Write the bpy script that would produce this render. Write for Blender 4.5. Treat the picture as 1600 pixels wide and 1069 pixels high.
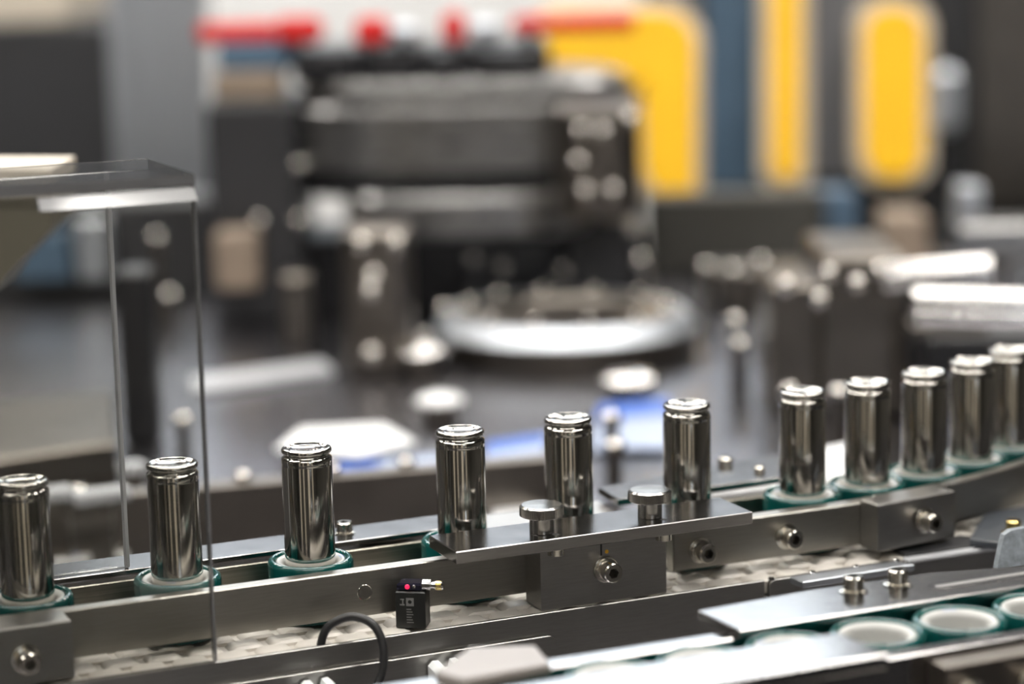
import bpy, bmesh, math, random
from mathutils import Vector, Matrix
random.seed(7)
sc = bpy.context.scene
for o in list(bpy.data.objects):
    bpy.data.objects.remove(o)
C = sc.collection
MM = 0.001

# ------------------------------------------------------------------ camera
ZP = 0.925                       # height of the carrier-puck tops above the floor
CAM_Z = ZP + 0.2656
FPX = 3778.0                     # focal length in pixels of the 1600 px frame
PITCH, ROLL = math.radians(10.3), 0.022
fw = Vector((0, math.cos(PITCH), -math.sin(PITCH)))
rt = Vector((1, 0, 0)); up = rt.cross(fw)
cr = math.cos(ROLL) * rt - math.sin(ROLL) * up
cu = math.sin(ROLL) * rt + math.cos(ROLL) * up
CAM = Vector((0, 0, CAM_Z))
cd = bpy.data.cameras.new('camera')
cd.sensor_width = 36; cd.lens = FPX * 36 / 1600
cd.clip_start = 0.02; cd.clip_end = 60
cd.dof.use_dof = True; cd.dof.focus_distance = 1.0; cd.dof.aperture_fstop = 4.0
cam = bpy.data.objects.new('camera', cd); C.objects.link(cam)
m = Matrix((cr, cu, -fw)).transposed().to_4x4(); m.translation = CAM
cam.matrix_world = m
sc.camera = cam

# ------------------------------------------------------------------ world, exposure
w = bpy.data.worlds.new('hall_air'); sc.world = w; w.use_nodes = True
w.node_tree.nodes['Background'].inputs[0].default_value = (0.80, 0.86, 1.0, 1)
w.node_tree.nodes['Background'].inputs[1].default_value = 0.10
sc.view_settings.view_transform = 'Standard'
sc.view_settings.look = 'None'
sc.view_settings.gamma = 1
sc.view_settings.use_curve_mapping = False
sc.view_settings.exposure = 0.0
LAMP_POWER = 44.0

# ------------------------------------------------------------------ pixels to places
def ray(px, py):
    return cr * ((px - 800) / FPX) - cu * ((py - 534.5) / FPX) + fw
def on_plane(px, py, dz):        # point on the level dz (mm above the puck tops)
    d = ray(px, py); z = ZP + dz * MM
    return CAM + d * ((z - CAM.z) / d.z)
def at_depth(px, py, d):
    return CAM + ray(px, py) * d

# ------------------------------------------------------------------ conveyor lane frame
TH = math.radians(23.5)
B0 = Vector((-0.0229, 1.0001, 0))
S0, RAD = 160.0, 300.0           # the lane bends away from S0 on (mm)
def lane(s, t, dz, bend=True):
    e = Vector((math.cos(TH), math.sin(TH), 0)); n = Vector((math.sin(TH), -math.cos(TH), 0))
    if s <= S0 or not bend:
        p = B0 + e * s * MM + n * t * MM
    else:
        a = (s - S0) / RAD
        q = B0 + e * S0 * MM - n * RAD * MM
        d = n * math.cos(a) + e * math.sin(a)
        p = q + d * (RAD + t) * MM
    return Vector((p.x, p.y, ZP + dz * MM))
def heading(s):
    return TH + max(0, s - S0) / RAD

# ------------------------------------------------------------------ materials
def new_mat(name):
    mt = bpy.data.materials.new(name); mt.use_nodes = True
    nt = mt.node_tree
    return mt, nt, nt.nodes['Principled BSDF']
def noise(nt, scale, stretch=(1, 1, 1), detail=4):
    tc = nt.nodes.new('ShaderNodeTexCoord'); mp = nt.nodes.new('ShaderNodeMapping')
    mp.inputs['Scale'].default_value = stretch
    nz = nt.nodes.new('ShaderNodeTexNoise'); nz.inputs['Scale'].default_value = scale
    nz.inputs['Detail'].default_value = detail
    nt.links.new(tc.outputs['Object'], mp.inputs[0]); nt.links.new(mp.outputs[0], nz.inputs['Vector'])
    return nz
def ramp(nt, src, c0, c1, p0=0.35, p1=0.65):
    r = nt.nodes.new('ShaderNodeValToRGB')
    r.color_ramp.elements[0].position = p0; r.color_ramp.elements[1].position = p1
    r.color_ramp.elements[0].color = (*c0, 1); r.color_ramp.elements[1].color = (*c1, 1)
    nt.links.new(src.outputs[0], r.inputs[0]); return r
def metal(name, col, rough, var=0.08, scale=60, stretch=(1, 1, 1), bump=0.0, dist=0.0002):
    mt, nt, b = new_mat(name)
    b.inputs['Metallic'].default_value = 1
    nz = noise(nt, scale, stretch)
    r = ramp(nt, nz, [c * (1 - var) for c in col], [min(1, c * (1 + var)) for c in col])
    nt.links.new(r.outputs[0], b.inputs['Base Color'])
    mr = nt.nodes.new('ShaderNodeMapRange')
    mr.inputs['To Min'].default_value = rough * 0.9; mr.inputs['To Max'].default_value = rough * 1.1
    nt.links.new(nz.outputs[0], mr.inputs[0]); nt.links.new(mr.outputs[0], b.inputs['Roughness'])
    if bump:
        bp = nt.nodes.new('ShaderNodeBump'); bp.inputs['Strength'].default_value = bump
        bp.inputs['Distance'].default_value = dist
        nt.links.new(nz.outputs[0], bp.inputs['Height']); nt.links.new(bp.outputs[0], b.inputs['Normal'])
    return mt
def plastic(name, col, rough, var=0.06, scale=40, coat=0.0, sss=0.0):
    mt, nt, b = new_mat(name)
    nz = noise(nt, scale)
    r = ramp(nt, nz, [c * (1 - var) for c in col], [min(1, c * (1 + var)) for c in col])
    nt.links.new(r.outputs[0], b.inputs['Base Color'])
    b.inputs['Roughness'].default_value = rough
    b.inputs['Coat Weight'].default_value = coat
    if sss:
        b.inputs['Subsurface Weight'].default_value = sss
        b.inputs['Subsurface Radius'].default_value = (0.004, 0.004, 0.004)
        b.inputs['Subsurface Scale'].default_value = 1.0
    return mt
def emit(name, col, s):
    mt, nt, b = new_mat(name)
    b.inputs['Base Color'].default_value = (*col, 1)
    b.inputs['Emission Color'].default_value = (*col, 1); b.inputs['Emission Strength'].default_value = s
    return mt
def clear(name, tint, refl=1.0, rough=0.02):
    mt = bpy.data.materials.new(name); mt.use_nodes = True; nt = mt.node_tree
    nt.nodes.remove(nt.nodes['Principled BSDF'])
    out = nt.nodes['Material Output']
    tr = nt.nodes.new('ShaderNodeBsdfTransparent'); tr.inputs[0].default_value = (*tint, 1)
    gl = nt.nodes.new('ShaderNodeBsdfGlossy'); gl.inputs['Roughness'].default_value = rough
    fr = nt.nodes.new('ShaderNodeFresnel'); fr.inputs[0].default_value = 1.49
    nz = noise(nt, 25, (1, 1, 6)); mu = nt.nodes.new('ShaderNodeMapRange')
    mu.inputs['To Min'].default_value = rough * 0.5; mu.inputs['To Max'].default_value = rough * 2
    nt.links.new(nz.outputs[0], mu.inputs[0]); nt.links.new(mu.outputs[0], gl.inputs['Roughness'])
    ml = nt.nodes.new('ShaderNodeMath'); ml.operation = 'MULTIPLY'; ml.inputs[1].default_value = refl
    mx = nt.nodes.new('ShaderNodeMixShader')
    nt.links.new(fr.outputs[0], ml.inputs[0]); nt.links.new(ml.outputs[0], mx.inputs[0])
    nt.links.new(tr.outputs[0], mx.inputs[1]); nt.links.new(gl.outputs[0], mx.inputs[2])
    nt.links.new(mx.outputs[0], out.inputs[0])
    return mt

M = {}
M['nickel'] = metal('nickel_plated_steel', (0.56, 0.54, 0.50), 0.10, 0.05, 30, (1, 1, 0.15))
M['lid'] = metal('pressed_steel_lid', (0.42, 0.42, 0.41), 0.12, 0.04, 40)
M['steel'] = metal('brushed_steel', (0.34, 0.325, 0.295), 0.34, 0.05, 300, (0.3, 0.3, 6), 0.0)
M['steel_top'] = metal('ground_steel', (0.40, 0.39, 0.385), 0.17, 0.06, 160, (0.5, 0.5, 4), 0.01)
M['plate_steel'] = metal('plate_steel', (0.27, 0.262, 0.262), 0.19, 0.08, 200, (0.5, 0.5, 4), 0.02)
M['bolt_steel'] = metal('bolt_steel', (0.62, 0.59, 0.55), 0.13, 0.05, 60)
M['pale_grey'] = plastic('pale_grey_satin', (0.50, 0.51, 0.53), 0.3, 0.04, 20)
M['taupe'] = plastic('taupe_paint', (0.26, 0.235, 0.22), 0.4, 0.05, 20)
M['slate_plate'] = plastic('slate_plate', (0.050, 0.056, 0.066), 0.33, 0.08, 90)
M['socket'] = metal('shaded_socket', (0.16, 0.15, 0.135), 0.3, 0.05, 60)  # darker colour put in so the recess reads as shade
M['pale_blue'] = plastic('pale_blue_card', (0.34, 0.40, 0.54), 0.4, 0.05, 20)
M['steel_dark'] = metal('dark_sheet_steel', (0.35, 0.34, 0.325), 0.34, 0.04, 300, (0.4, 0.4, 4), 0.0)
M['grooved'] = metal('milled_steel', (0.27, 0.255, 0.22), 0.32, 0.18, 500, (0.02, 0.02, 2.2), 0.25, 0.0003)
M['polished'] = metal('polished_steel', (0.74, 0.72, 0.70), 0.10, 0.04, 60)
M['stainless'] = metal('stainless_knob', (0.52, 0.505, 0.48), 0.20, 0.06, 300, (1, 1, 4), 0.03)
M['screw'] = metal('stainless_screw', (0.64, 0.61, 0.55), 0.16, 0.06, 200)
M['brass'] = metal('brass', (0.80, 0.62, 0.25), 0.2, 0.08, 200)
M['black_hole'] = plastic('dark_socket', (0.03, 0.03, 0.03), 0.6)
M['teal'] = plastic('teal_plastic', (0.004, 0.068, 0.062), 0.12, 0.10, 60, 0.3)
M['insert'] = plastic('milky_plastic', (0.44, 0.44, 0.42), 0.35, 0.05, 60, 0.1)
M['blue_mark'] = plastic('blue_mark', (0.02, 0.17, 0.55), 0.3)
M['chain'] = plastic('ivory_chain_plastic', (0.60, 0.565, 0.515), 0.34, 0.06, 90)
M['white_clip'] = plastic('white_clip_plastic', (0.78, 0.80, 0.80), 0.35)
M['rubber'] = plastic('black_cable_rubber', (0.018, 0.018, 0.019), 0.38)
M['sensor'] = plastic('black_sensor_housing', (0.012, 0.013, 0.012), 0.35)
M['print'] = plastic('grey_print', (0.16, 0.16, 0.155), 0.5)
M['lens'] = plastic('violet_lens', (0.012, 0.011, 0.022), 0.05, 0.05, 40, 1.0)
M['led'] = emit('red_led', (1.0, 0.02, 0.10), 0.8)
M['acrylic'] = clear('clear_acrylic', (0.955, 0.955, 0.945), 0.8, 0.02)
M['acrylic_edge'] = plastic('acrylic_cut_edge', (0.16, 0.16, 0.165), 0.12, 0.05, 50, 0.6)
M['yellow_dab'] = plastic('yellow_paint_dab', (0.75, 0.42, 0.02), 0.4)
M['dark_olive'] = plastic('dark_olive_paint', (0.045, 0.043, 0.036), 0.45, 0.10, 8)
M['yellow'] = plastic('yellow_paint', (0.96, 0.545, 0.002), 0.65, 0.04, 8)
M['beige'] = plastic('beige_trim', (0.62, 0.55, 0.45), 0.5, 0.05, 8)
M['red'] = plastic('red_plastic', (0.62, 0.012, 0.012), 0.35, 0.06, 20)
M['blue'] = plastic('blue_plastic', (0.03, 0.12, 0.50), 0.35, 0.06, 20)
M['white'] = plastic('white_card', (0.80, 0.80, 0.80), 0.4, 0.04, 20)
M['black'] = plastic('black_housing', (0.015, 0.015, 0.017), 0.35, 0.08, 20)
M['charcoal'] = plastic('charcoal_paint', (0.028, 0.028, 0.030), 0.42, 0.10, 8)
M['slate'] = plastic('blue_grey_paint', (0.07, 0.12, 0.18), 0.4, 0.12, 5)
M['grey_paint'] = plastic('grey_paint', (0.16, 0.16, 0.17), 0.45, 0.08, 6)
M['olive'] = plastic('olive_grey_paint', (0.115, 0.105, 0.08), 0.45, 0.05, 6)
M['alu'] = metal('anodised_aluminium', (0.56, 0.59, 0.63), 0.42, 0.06, 30, (1, 1, 0.1))
M['cast'] = metal('machined_cast_steel', (0.38, 0.375, 0.37), 0.28, 0.08, 40, (1, 1, 3))
M['bronze'] = metal('brown_grey_steel', (0.19, 0.17, 0.15), 0.32, 0.08, 30)
M['table'] = metal('machine_table_steel', (0.27, 0.265, 0.285), 0.26, 0.10, 9)
M['frosted'] = plastic('scratched_grey_plastic', (0.17, 0.19, 0.21), 0.42, 0.25, 300)
M['peach'] = plastic('peach_card', (0.70, 0.42, 0.28), 0.5)
M['cork'] = plastic('tan_block', (0.26, 0.20, 0.15), 0.5)
M['wall'] = plastic('hall_wall_paint', (0.09, 0.094, 0.105), 0.7, 0.05, 3)
M['dark_wall'] = plastic('hall_dark_wall_paint', (0.075, 0.070, 0.060), 0.7, 0.10, 2)
M['ceiling'] = plastic('hall_ceiling_paint', (0.07, 0.07, 0.072), 0.8, 0.05, 3)
M['floor'] = plastic('hall_floor_resin', (0.17, 0.165, 0.15), 0.35, 0.10, 4)
M['lamp_white'] = emit('lamp_diffuser', (1.0, 0.965, 0.91), LAMP_POWER)
M['lamp_cool'] = emit('lamp_diffuser_cool', (0.86, 0.94, 1.0), LAMP_POWER)
M['pane'] = emit('added_glow_pane', (0.80, 0.90, 1.0), 4.5)  # glowing pane added for reflections in the metal

# ------------------------------------------------------------------ objects
def put(name, verts, faces, mat, parent=None, smooth=False, origin=None, sharp=30):
    vs = [Vector(v) for v in verts]
    if origin is None:
        xs = [v.x for v in vs]; ys = [v.y for v in vs]; zs = [v.z for v in vs]
        origin = Vector(((min(xs) + max(xs)) / 2, (min(ys) + max(ys)) / 2, min(zs)))
    me = bpy.data.meshes.new(name)
    me.from_pydata([v - origin for v in vs], [], faces)
    bm = bmesh.new(); bm.from_mesh(me)
    bmesh.ops.recalc_face_normals(bm, faces=bm.faces)
    if smooth:
        for f in bm.faces: f.smooth = True
        for e in bm.edges:
            if len(e.link_faces) == 2 and e.calc_face_angle(0) > math.radians(sharp): e.smooth = False
    bm.to_mesh(me); bm.free(); me.update()
    me.materials.append(M[mat])
    o = bpy.data.objects.new(name, me); C.objects.link(o)
    if parent:
        o.parent = parent
        off = Vector((0, 0, 0)); p = parent
        while p: off += p.location; p = p.parent
        o.location = origin - off
    else:
        o.location = origin
    return o
def tag(o, label, cat, group=None, kind=None):
    if label: o['label'] = label
    if cat: o['category'] = cat
    if group: o['group'] = group
    if kind: o['kind'] = kind
    return o
def thing(name, loc, label, cat, group=None):
    o = bpy.data.objects.new(name, None); C.objects.link(o)
    o.empty_display_size = 0.01; o.location = loc
    return tag(o, label, cat, group)
def structure(o):
    o['kind'] = 'structure'; return o
def copy_tree(src, loc, label=None, group=None):
    r = src.copy(); C.objects.link(r); r.location = loc
    if label: r['label'] = label
    if group: r['group'] = group
    for ch in list(src.children):
        c = ch.copy(); C.objects.link(c); c.parent = r
        for g in list(ch.children):
            d = g.copy(); C.objects.link(d); d.parent = c
    return r
# --- shape makers return (verts, faces)
def join(*parts):
    V, F = [], []
    for v, f in parts:
        k = len(V); V += [Vector(x) for x in v]; F += [tuple(i + k for i in q) for q in f]
    return V, F
def inset_poly(poly, d):
    n = len(poly); out = []
    area = sum(poly[i][0] * poly[(i + 1) % n][1] - poly[(i + 1) % n][0] * poly[i][1] for i in range(n))
    sg = 1 if area > 0 else -1
    for i in range(n):
        p0, p1, p2 = Vector(poly[i - 1]), Vector(poly[i]), Vector(poly[(i + 1) % n])
        a = (p1 - p0).normalized(); b = (p2 - p1).normalized()
        na = Vector((-a.y, a.x)) * sg; nb = Vector((-b.y, b.x)) * sg
        k = na + nb
        out.append(tuple(p1 + k * (d / max(0.2, (1 + na.dot(nb))))))
    return out
def loft(rings, cap=True):
    n = len(rings[0]); V = [v for r in rings for v in r]; F = []
    for k in range(len(rings) - 1):
        for i in range(n):
            j = (i + 1) % n
            F.append((k * n + i, k * n + j, (k + 1) * n + j, (k + 1) * n + i))
    if cap:
        F.append(tuple(range(n))[::-1]); F.append(tuple((len(rings) - 1) * n + i for i in range(n)))
    return V, F
def prism(poly, z0, z1, fn, ch=0.4):
    """poly in (a, b); fn maps (a, b, z) to the world; top and bottom edges chamfered by ch"""
    if ch <= 0:
        return loft([[fn(a, b, z0) for a, b in poly], [fn(a, b, z1) for a, b in poly]])
    ins = inset_poly(poly, ch)
    return loft([[fn(a, b, z0) for a, b in ins], [fn(a, b, z0 + ch) for a, b in poly],
                 [fn(a, b, z1 - ch) for a, b in poly], [fn(a, b, z1) for a, b in ins]])
def rect(a0, a1, b0, b1):
    return [(a0, b0), (a1, b0), (a1, b1), (a0, b1)]
def lane_box(s0, s1, t0, t1, z0, z1, ch=0.4, bend=False):
    return prism(rect(s0, s1, t0, t1), z0, z1, lambda a, b, z: lane(a, b, z, bend), ch)
def sweep(sec, s0, s1, bend=True, ch=0.4):
    """cross-section [(t, dz)...] swept along the lane"""
    n = 2
    if bend and s1 > S0: n = 2 + int((s1 - max(s0, S0)) / 8)
    ss = [s0] if (not bend or s1 <= S0 or s0 >= S0) else [s0]
    if bend and s1 > S0:
        a = max(s0, S0)
        if s0 < S0: ss.append(S0)
        ss += [a + (s1 - a) * k / n for k in range(1, n + 1)]
    else:
        ss.append(s1)
    sec2 = inset_poly(sec, ch) if ch else sec
    rings = []
    if ch: rings.append([lane(ss[0], t, z, bend) for t, z in sec2])
    for i, s in enumerate(ss):
        q = s + (ch if i == 0 else (-ch if i == len(ss) - 1 else 0))
        rings.append([lane(q, t, z, bend) for t, z in sec])
    if ch: rings.append([lane(ss[-1], t, z, bend) for t, z in sec2])
    return loft(rings)
def chsec(t0, t1, z0, z1, c=0.5):
    return [(t0 + c, z0), (t1 - c, z0), (t1, z0 + c), (t1, z1 - c), (t1 - c, z1), (t0 + c, z1), (t0, z1 - c), (t0, z0 + c)]
def lathe(profile, n=48, center=Vector((0, 0, 0)), axis=None, unit=MM, teeth=None):
    """profile [(r, z)] in mm round an axis through center; teeth = (i0, i1, count, depth) knurls rings i0..i1"""
    A = (axis or Vector((0, 0, 1))).normalized()
    q = Vector((0, 0, 1)).rotation_difference(A)
    V, F = [], []
    for i, (r, z) in enumerate(profile):
        for k in range(n):
            rr = r
            if teeth and teeth[0] <= i <= teeth[1] and (k % 2): rr = r - teeth[3]
            a = 2 * math.pi * k / n
            V.append(center + q @ Vector((rr * math.cos(a), rr * math.sin(a), z)) * unit)
    for i in range(len(profile) - 1):
        for k in range(n):
            j = (k + 1) % n
            F.append((i * n + k, i * n + j, (i + 1) * n + j, (i + 1) * n + k))
    if profile[0][0] > 0: F.append(tuple(range(n))[::-1])
    if profile[-1][0] > 0: F.append(tuple((len(profile) - 1) * n + k for k in range(n)))
    return V, F
def tube(pts, r, n=12, closed_ends=True):
    pts = [Vector(p) for p in pts]; V, F = [], []
    ref = Vector((0.3, 0.2, 0.93)).normalized()
    for i, p in enumerate(pts):
        d = (pts[min(i + 1, len(pts) - 1)] - pts[max(i - 1, 0)]).normalized()
        u = d.cross(ref); u.normalize(); v = d.cross(u)
        for k in range(n):
            a = 2 * math.pi * k / n
            V.append(p + (u * math.cos(a) + v * math.sin(a)) * r)
    for i in range(len(pts) - 1):
        for k in range(n):
            j = (k + 1) % n
            F.append((i * n + k, i * n + j, (i + 1) * n + j, (i + 1) * n + k))
    F.append(tuple(range(n))[::-1]); F.append(tuple((len(pts) - 1) * n + k for k in range(n)))
    return V, F
def spline(pts, sub=8):
    pts = [Vector(p) for p in pts]; out = []
    P = [pts[0]] + pts + [pts[-1]]
    for i in range(1, len(P) - 2):
        for k in range(sub):
            t = k / sub
            a, b, c, d = P[i - 1], P[i], P[i + 1], P[i + 2]
            out.append(0.5 * ((2 * b) + (c - a) * t + (2 * a - 5 * b + 4 * c - d) * t * t + (3 * b - a - 3 * c + d) * t ** 3))
    return out + [pts[-1]]
def box(x0, x1, y0, y1, z0, z1, ch=0.0):
    return prism(rect(x0, x1, y0, y1), z0, z1, lambda a, b, z: Vector((a, b, z)), ch)
LANE_N = Vector((math.sin(TH), -math.cos(TH), 0))   # from the lane towards the camera side
UP = Vector((0, 0, 1))
def lane_n(s):
    a = max(0, s - S0) / RAD
    return Vector((math.sin(TH + a), -math.cos(TH + a), 0))
def cap_screw(parent, base, axis, r=4.25, h=6.0, hexr=2.3, washer=5.7, wt=2.2, mat='screw', name='socket_screw'):
    """socket head cap screw on a washer: screw > washer, hex_socket"""
    n = 36; q = Vector((0, 0, 1)).rotation_difference(axis.normalized())
    z0 = wt if washer else 0
    prof = [(r * 0.96, z0), (r, z0 + 0.2), (r, z0 + h - 0.5), (r - 0.5, z0 + h)]
    V, F = lathe(prof, n, base, axis)
    F = F[:-1]                                   # open the top, then close it round a hexagon
    hexa = []
    for k in range(n):
        a = 2 * math.pi * k / n
        s = hexr * math.cos(math.pi / 6) / math.cos((a + math.pi / 6) % (math.pi / 3) - math.pi / 6)
        hexa.append((s * math.cos(a), s * math.sin(a)))
    k0 = len(V) - n
    V += [base + q @ Vector((x, y, z0 + h)) * MM for x, y in hexa]
    F += [(k0 + k, k0 + (k + 1) % n, k0 + n + (k + 1) % n, k0 + n + k) for k in range(n)]
    o = put(name, V, F, mat, parent, True)
    V2 = [base + q @ Vector((x, y, z0 + h)) * MM for x, y in hexa] + [base + q @ Vector((x, y, z0 + h * 0.4)) * MM for x, y in hexa]
    F2 = [(k, (k + 1) % n, n + (k + 1) % n, n + k) for k in range(n)] + [tuple(n + k for k in range(n))]
    put('hex_socket', V2, F2, 'socket', o, False)
    if washer:
        put('washer', *lathe([(washer - 0.3, 0), (washer, 0.2), (washer, wt * .45), (washer - 0.3, wt * .5), (r + .55, wt * .5), (r + .6, wt * .6), (r + .6, wt - .1), (r + .4, wt)], n, base, axis), mat, o, True)
    return o
def bolt_head(parent, base, axis, r, h, mat='screw', name='bolt', n=20):
    return put(name, *lathe([(r, 0), (r, h * 0.45)] + [(r * math.cos(a), h * (.45 + .55 * math.sin(a))) for a in [math.pi / 2 * k / 7 for k in range(1, 7)]] + [(0.0, h)], n, base, axis), mat, parent, True)

# ================================================================== THE SETTING
def quad(name, pts, mat):
    return structure(put(name, pts, [(0, 1, 2, 3)], mat, None, origin=Vector(pts[0])))
X0, X1, Y0, Y1, H = -5.0, 5.0, -4.0, 7.0, 4.2
quad('floor', [(X0, Y0, 0), (X1, Y0, 0), (X1, Y1, 0), (X0, Y1, 0)], 'floor')
quad('ceiling', [(X0, Y0, H), (X0, Y1, H), (X1, Y1, H), (X1, Y0, H)], 'ceiling')
quad('wall_back', [(X0, Y1, 0), (X1, Y1, 0), (X1, Y1, H), (X0, Y1, H)], 'wall')
quad('wall_front', [(X0, Y0, 0), (X0, Y0, H), (X1, Y0, H), (X1, Y0, 0)], 'dark_wall')
quad('wall_left', [(X0, Y0, 0), (X0, Y1, 0), (X0, Y1, H), (X0, Y0, H)], 'dark_wall')
quad('wall_right', [(X1, Y0, 0), (X1, Y0, H), (X1, Y1, H), (X1, Y1, 0)], 'dark_wall')
# unseen windows added for reflections: wide above the machines, slim behind the viewer
def window(n, x0, x1, y, z0, z1, face, cols):
    w_ = structure(put('window_%d' % n, *box(x0 - .05, x1 + .05, y - .03, y + .03, z0 - .05, z1 + .05), 'alu'))
    for k in range(cols):
        a = x0 + (x1 - x0) * k / cols + .02; b = x0 + (x1 - x0) * (k + 1) / cols - .02
        yy = y + face * .035
        put('pane', [(a, yy, z0), (b, yy, z0), (b, yy, z1), (a, yy, z1)], [(0, 1, 2, 3)], 'pane', w_)
window(1, -1.3, 0.95, Y1 - .04, 2.84, 3.75, -1, 3)
window(2, -2.9, -2.5, Y0 + .04, 1.2, 2.9, 1, 1)
window(3, 1.5, 1.8, Y0 + .04, 1.2, 2.9, 1, 1)
for k, (x, w__) in enumerate(((-1.9, .16), (-0.75, .10), (0.55, .22), (1.7, .12))):
    structure(put('reflection_pillar_%d' % (k + 1), *box(x - w__, x + w__, -2.6, -2.3, 0, H), 'beige'))  # pillars added behind the viewer to give the cells striped reflections
LAMPS = [(x, y) for y in (-1.2, 0.6, 1.36, 2.8, 4.0, 5.2) for x in (-2.1, -0.4, 1.3)]
lamp0 = None
for i, (x, y) in enumerate(LAMPS):
    if lamp0 is None:
        lamp0 = thing('ceiling_lamp', Vector((x, y, 3.4)), 'long white batten lamp hanging below the hall ceiling', 'lamp', 'batten lamps in rows under the ceiling')
        put('housing', *box(x - .75, x + .75, y - .07, y + .07, 3.43, 3.48), 'white', lamp0)
        put('diffuser', *box(x - .74, x + .74, y - .05, y + .05, 3.40, 3.429), 'lamp_white', lamp0)
        for k in (-.5, .5): put('hanger', *box(x + k - .005, x + k + .005, y - .005, y + .005, 3.48, H), 'alu', lamp0)
    else:
        copy_tree(lamp0, Vector((x, y, 3.4)))

# ---- machine table that carries everything
TZ = ZP - 0.090
tb = thing('machine_table', Vector((0, 1.5, 0)), 'wide steel machine table under the conveyors and the rotary machine', 'machine table')
put('table_top', *box(-1.3, 1.3, 0.45, 2.42, TZ - .03, TZ), 'table', tb)
put('apron', *box(-1.25, 1.25, 0.50, 2.37, TZ - .16, TZ - .03), 'grey_paint', tb)
for x in (-1.2, 1.2):
    for y in (.55, 2.3):
        put('leg', *box(x - .05, x + .05, y - .05, y + .05, 0, TZ - .16), 'grey_paint', tb)

# ================================================================== CONVEYOR CHAINS
def link_mesh():
    parts = []
    for k, t in enumerate((-35.4, -23.6, -11.8, 0, 11.8, 23.6, 35.4)):
        off = 4.2 if k % 2 else -4.2
        prof = []
        L, R = 7.6, 3.4
        for a in range(7): prof.append((L - R + R * math.sin(math.pi * a / 6), -R + R * math.cos(math.pi * a / 6)))
        for a in range(7): prof.append((-L + R - R * math.sin(math.pi * a / 6), -R - R * math.cos(math.pi * a / 6)))
        ins = inset_poly(prof, 1.0)
        rings = [[Vector((x + off, t - 5.5, z)) for x, z in ins], [Vector((x + off, t - 4.4, z)) for x, z in prof],
                 [Vector((x + off, t + 4.4, z)) for x, z in prof], [Vector((x + off, t + 5.5, z)) for x, z in ins]]
        parts.append(loft(rings))
    parts.append(prism([(-7, -39), (7, -39), (7, 39), (-7, 39)], -5.6, -2.2, lambda a, b, z: Vector((a, b, z)), 0.4))
    return join(*parts)
lv, lf = link_mesh()
def chain(label, tc, s0, s1, bend):
    root = thing('conveyor_chain', lane((s0 + s1) / 2, tc, -32.5, bend), label, 'conveyor chain')
    first = None; s = s0; pitch = 17.0
    while s < s1:
        p = lane(s, tc, -25.3, bend)
        if first is None:
            first = put('link', [v * MM for v in lv], lf, 'chain', None, True, origin=Vector((0, 0, 0)), sharp=40)
            o = first
        else:
            o = first.copy(); C.objects.link(o)
        o.parent = root
        o.location = p - root.location
        o.rotation_euler = (0, 0, heading(s) if bend else TH)
        s += pitch
    return root
chain('white plastic link chain running under the row of battery cells', 0, -262.5, 355, True)
chain('white plastic link chain running under the empty teal pucks', 196.5, -112.5, 200, False)
# beams under the chains
tag(put('conveyor_beam', *sweep(chsec(-42, 40.9, -90, -32.9), -275, 360), 'steel_dark', None), 'dark steel beam under the chain that carries the battery cells', 'conveyor beam')
tag(put('conveyor_beam', *sweep(chsec(155, 238, -90, -32.9), -125, 210, False), 'steel_dark', None), 'dark steel beam under the chain that carries the empty pucks', 'conveyor beam')

# ================================================================== PUCKS AND CELLS
ring_prof2 = [(16.6, 0), (17.6, 0.7), (17.8, 1.6), (17.8, 22.8), (17.65, 23.6), (17.25, 24.3), (16.7, 24.8), (16.1, 25.0), (15.5, 24.85), (15.0, 24.5), (14.6, 23.9), (14.4, 23.0), (14.4, 1.0), (0, 1.0)]
ins_prof = [(14.3, 1.2), (14.3, 23.6), (14.0, 24.0), (13.4, 24.1), (11.9, 23.4), (11.2, 22.6), (10.85, 21.5), (10.85, 1.8), (0, 1.8)]
def make_puck(loc, label, group):
    r = thing('carrier_puck', loc, label, 'puck', group)
    put('ring', *lathe(ring_prof2, 64, loc), 'teal', r, True, sharp=50)
    i = put('insert', *lathe(ins_prof, 64, loc), 'insert', r, True, sharp=50)
    V, F = [], []
    for k in range(7):
        a = math.radians(128 + k * 4)
        for rr, zz in ((14.0, 24.0), (12.6, 23.75)):
            V.append(loc + Vector((rr * math.cos(a), rr * math.sin(a), zz + .05)) * MM)
    for k in range(6): F.append((2 * k, 2 * k + 1, 2 * k + 3, 2 * k + 2))
    put('blue_mark', V, F, 'blue_mark', i)
    return r
cell_prof = [(8.8, 0), (9.9, 0.35), (10.4, 1.2), (10.5, 2.2), (10.5, 62.6), (10.42, 62.9), (10.5, 63.2), (10.5, 65.2), (10.3, 65.8), (9.6, 66.25), (9.15, 66.7),
             (9.1, 67.1), (9.5, 67.5), (10.15, 67.8), (10.42, 68.3), (10.42, 69.1), (10.1, 69.7), (9.5, 70.0), (8.9, 69.85), (8.5, 69.3)]
lid_prof = [(8.6, 69.15), (7.6, 69.1), (7.1, 69.45), (6.5, 69.55), (5.9, 69.4), (5.5, 68.9), (3.2, 68.85), (2.9, 69.0), (0, 69.0)]
def make_cell(loc, label, group):
    r = thing('battery_cell', loc, label, 'battery cell', group)
    put('can', *lathe(cell_prof, 96, loc), 'nickel', r, True, sharp=60)
    put('lid', *lathe(lid_prof, 64, loc), 'lid', r, True, sharp=60)
    return r
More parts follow.
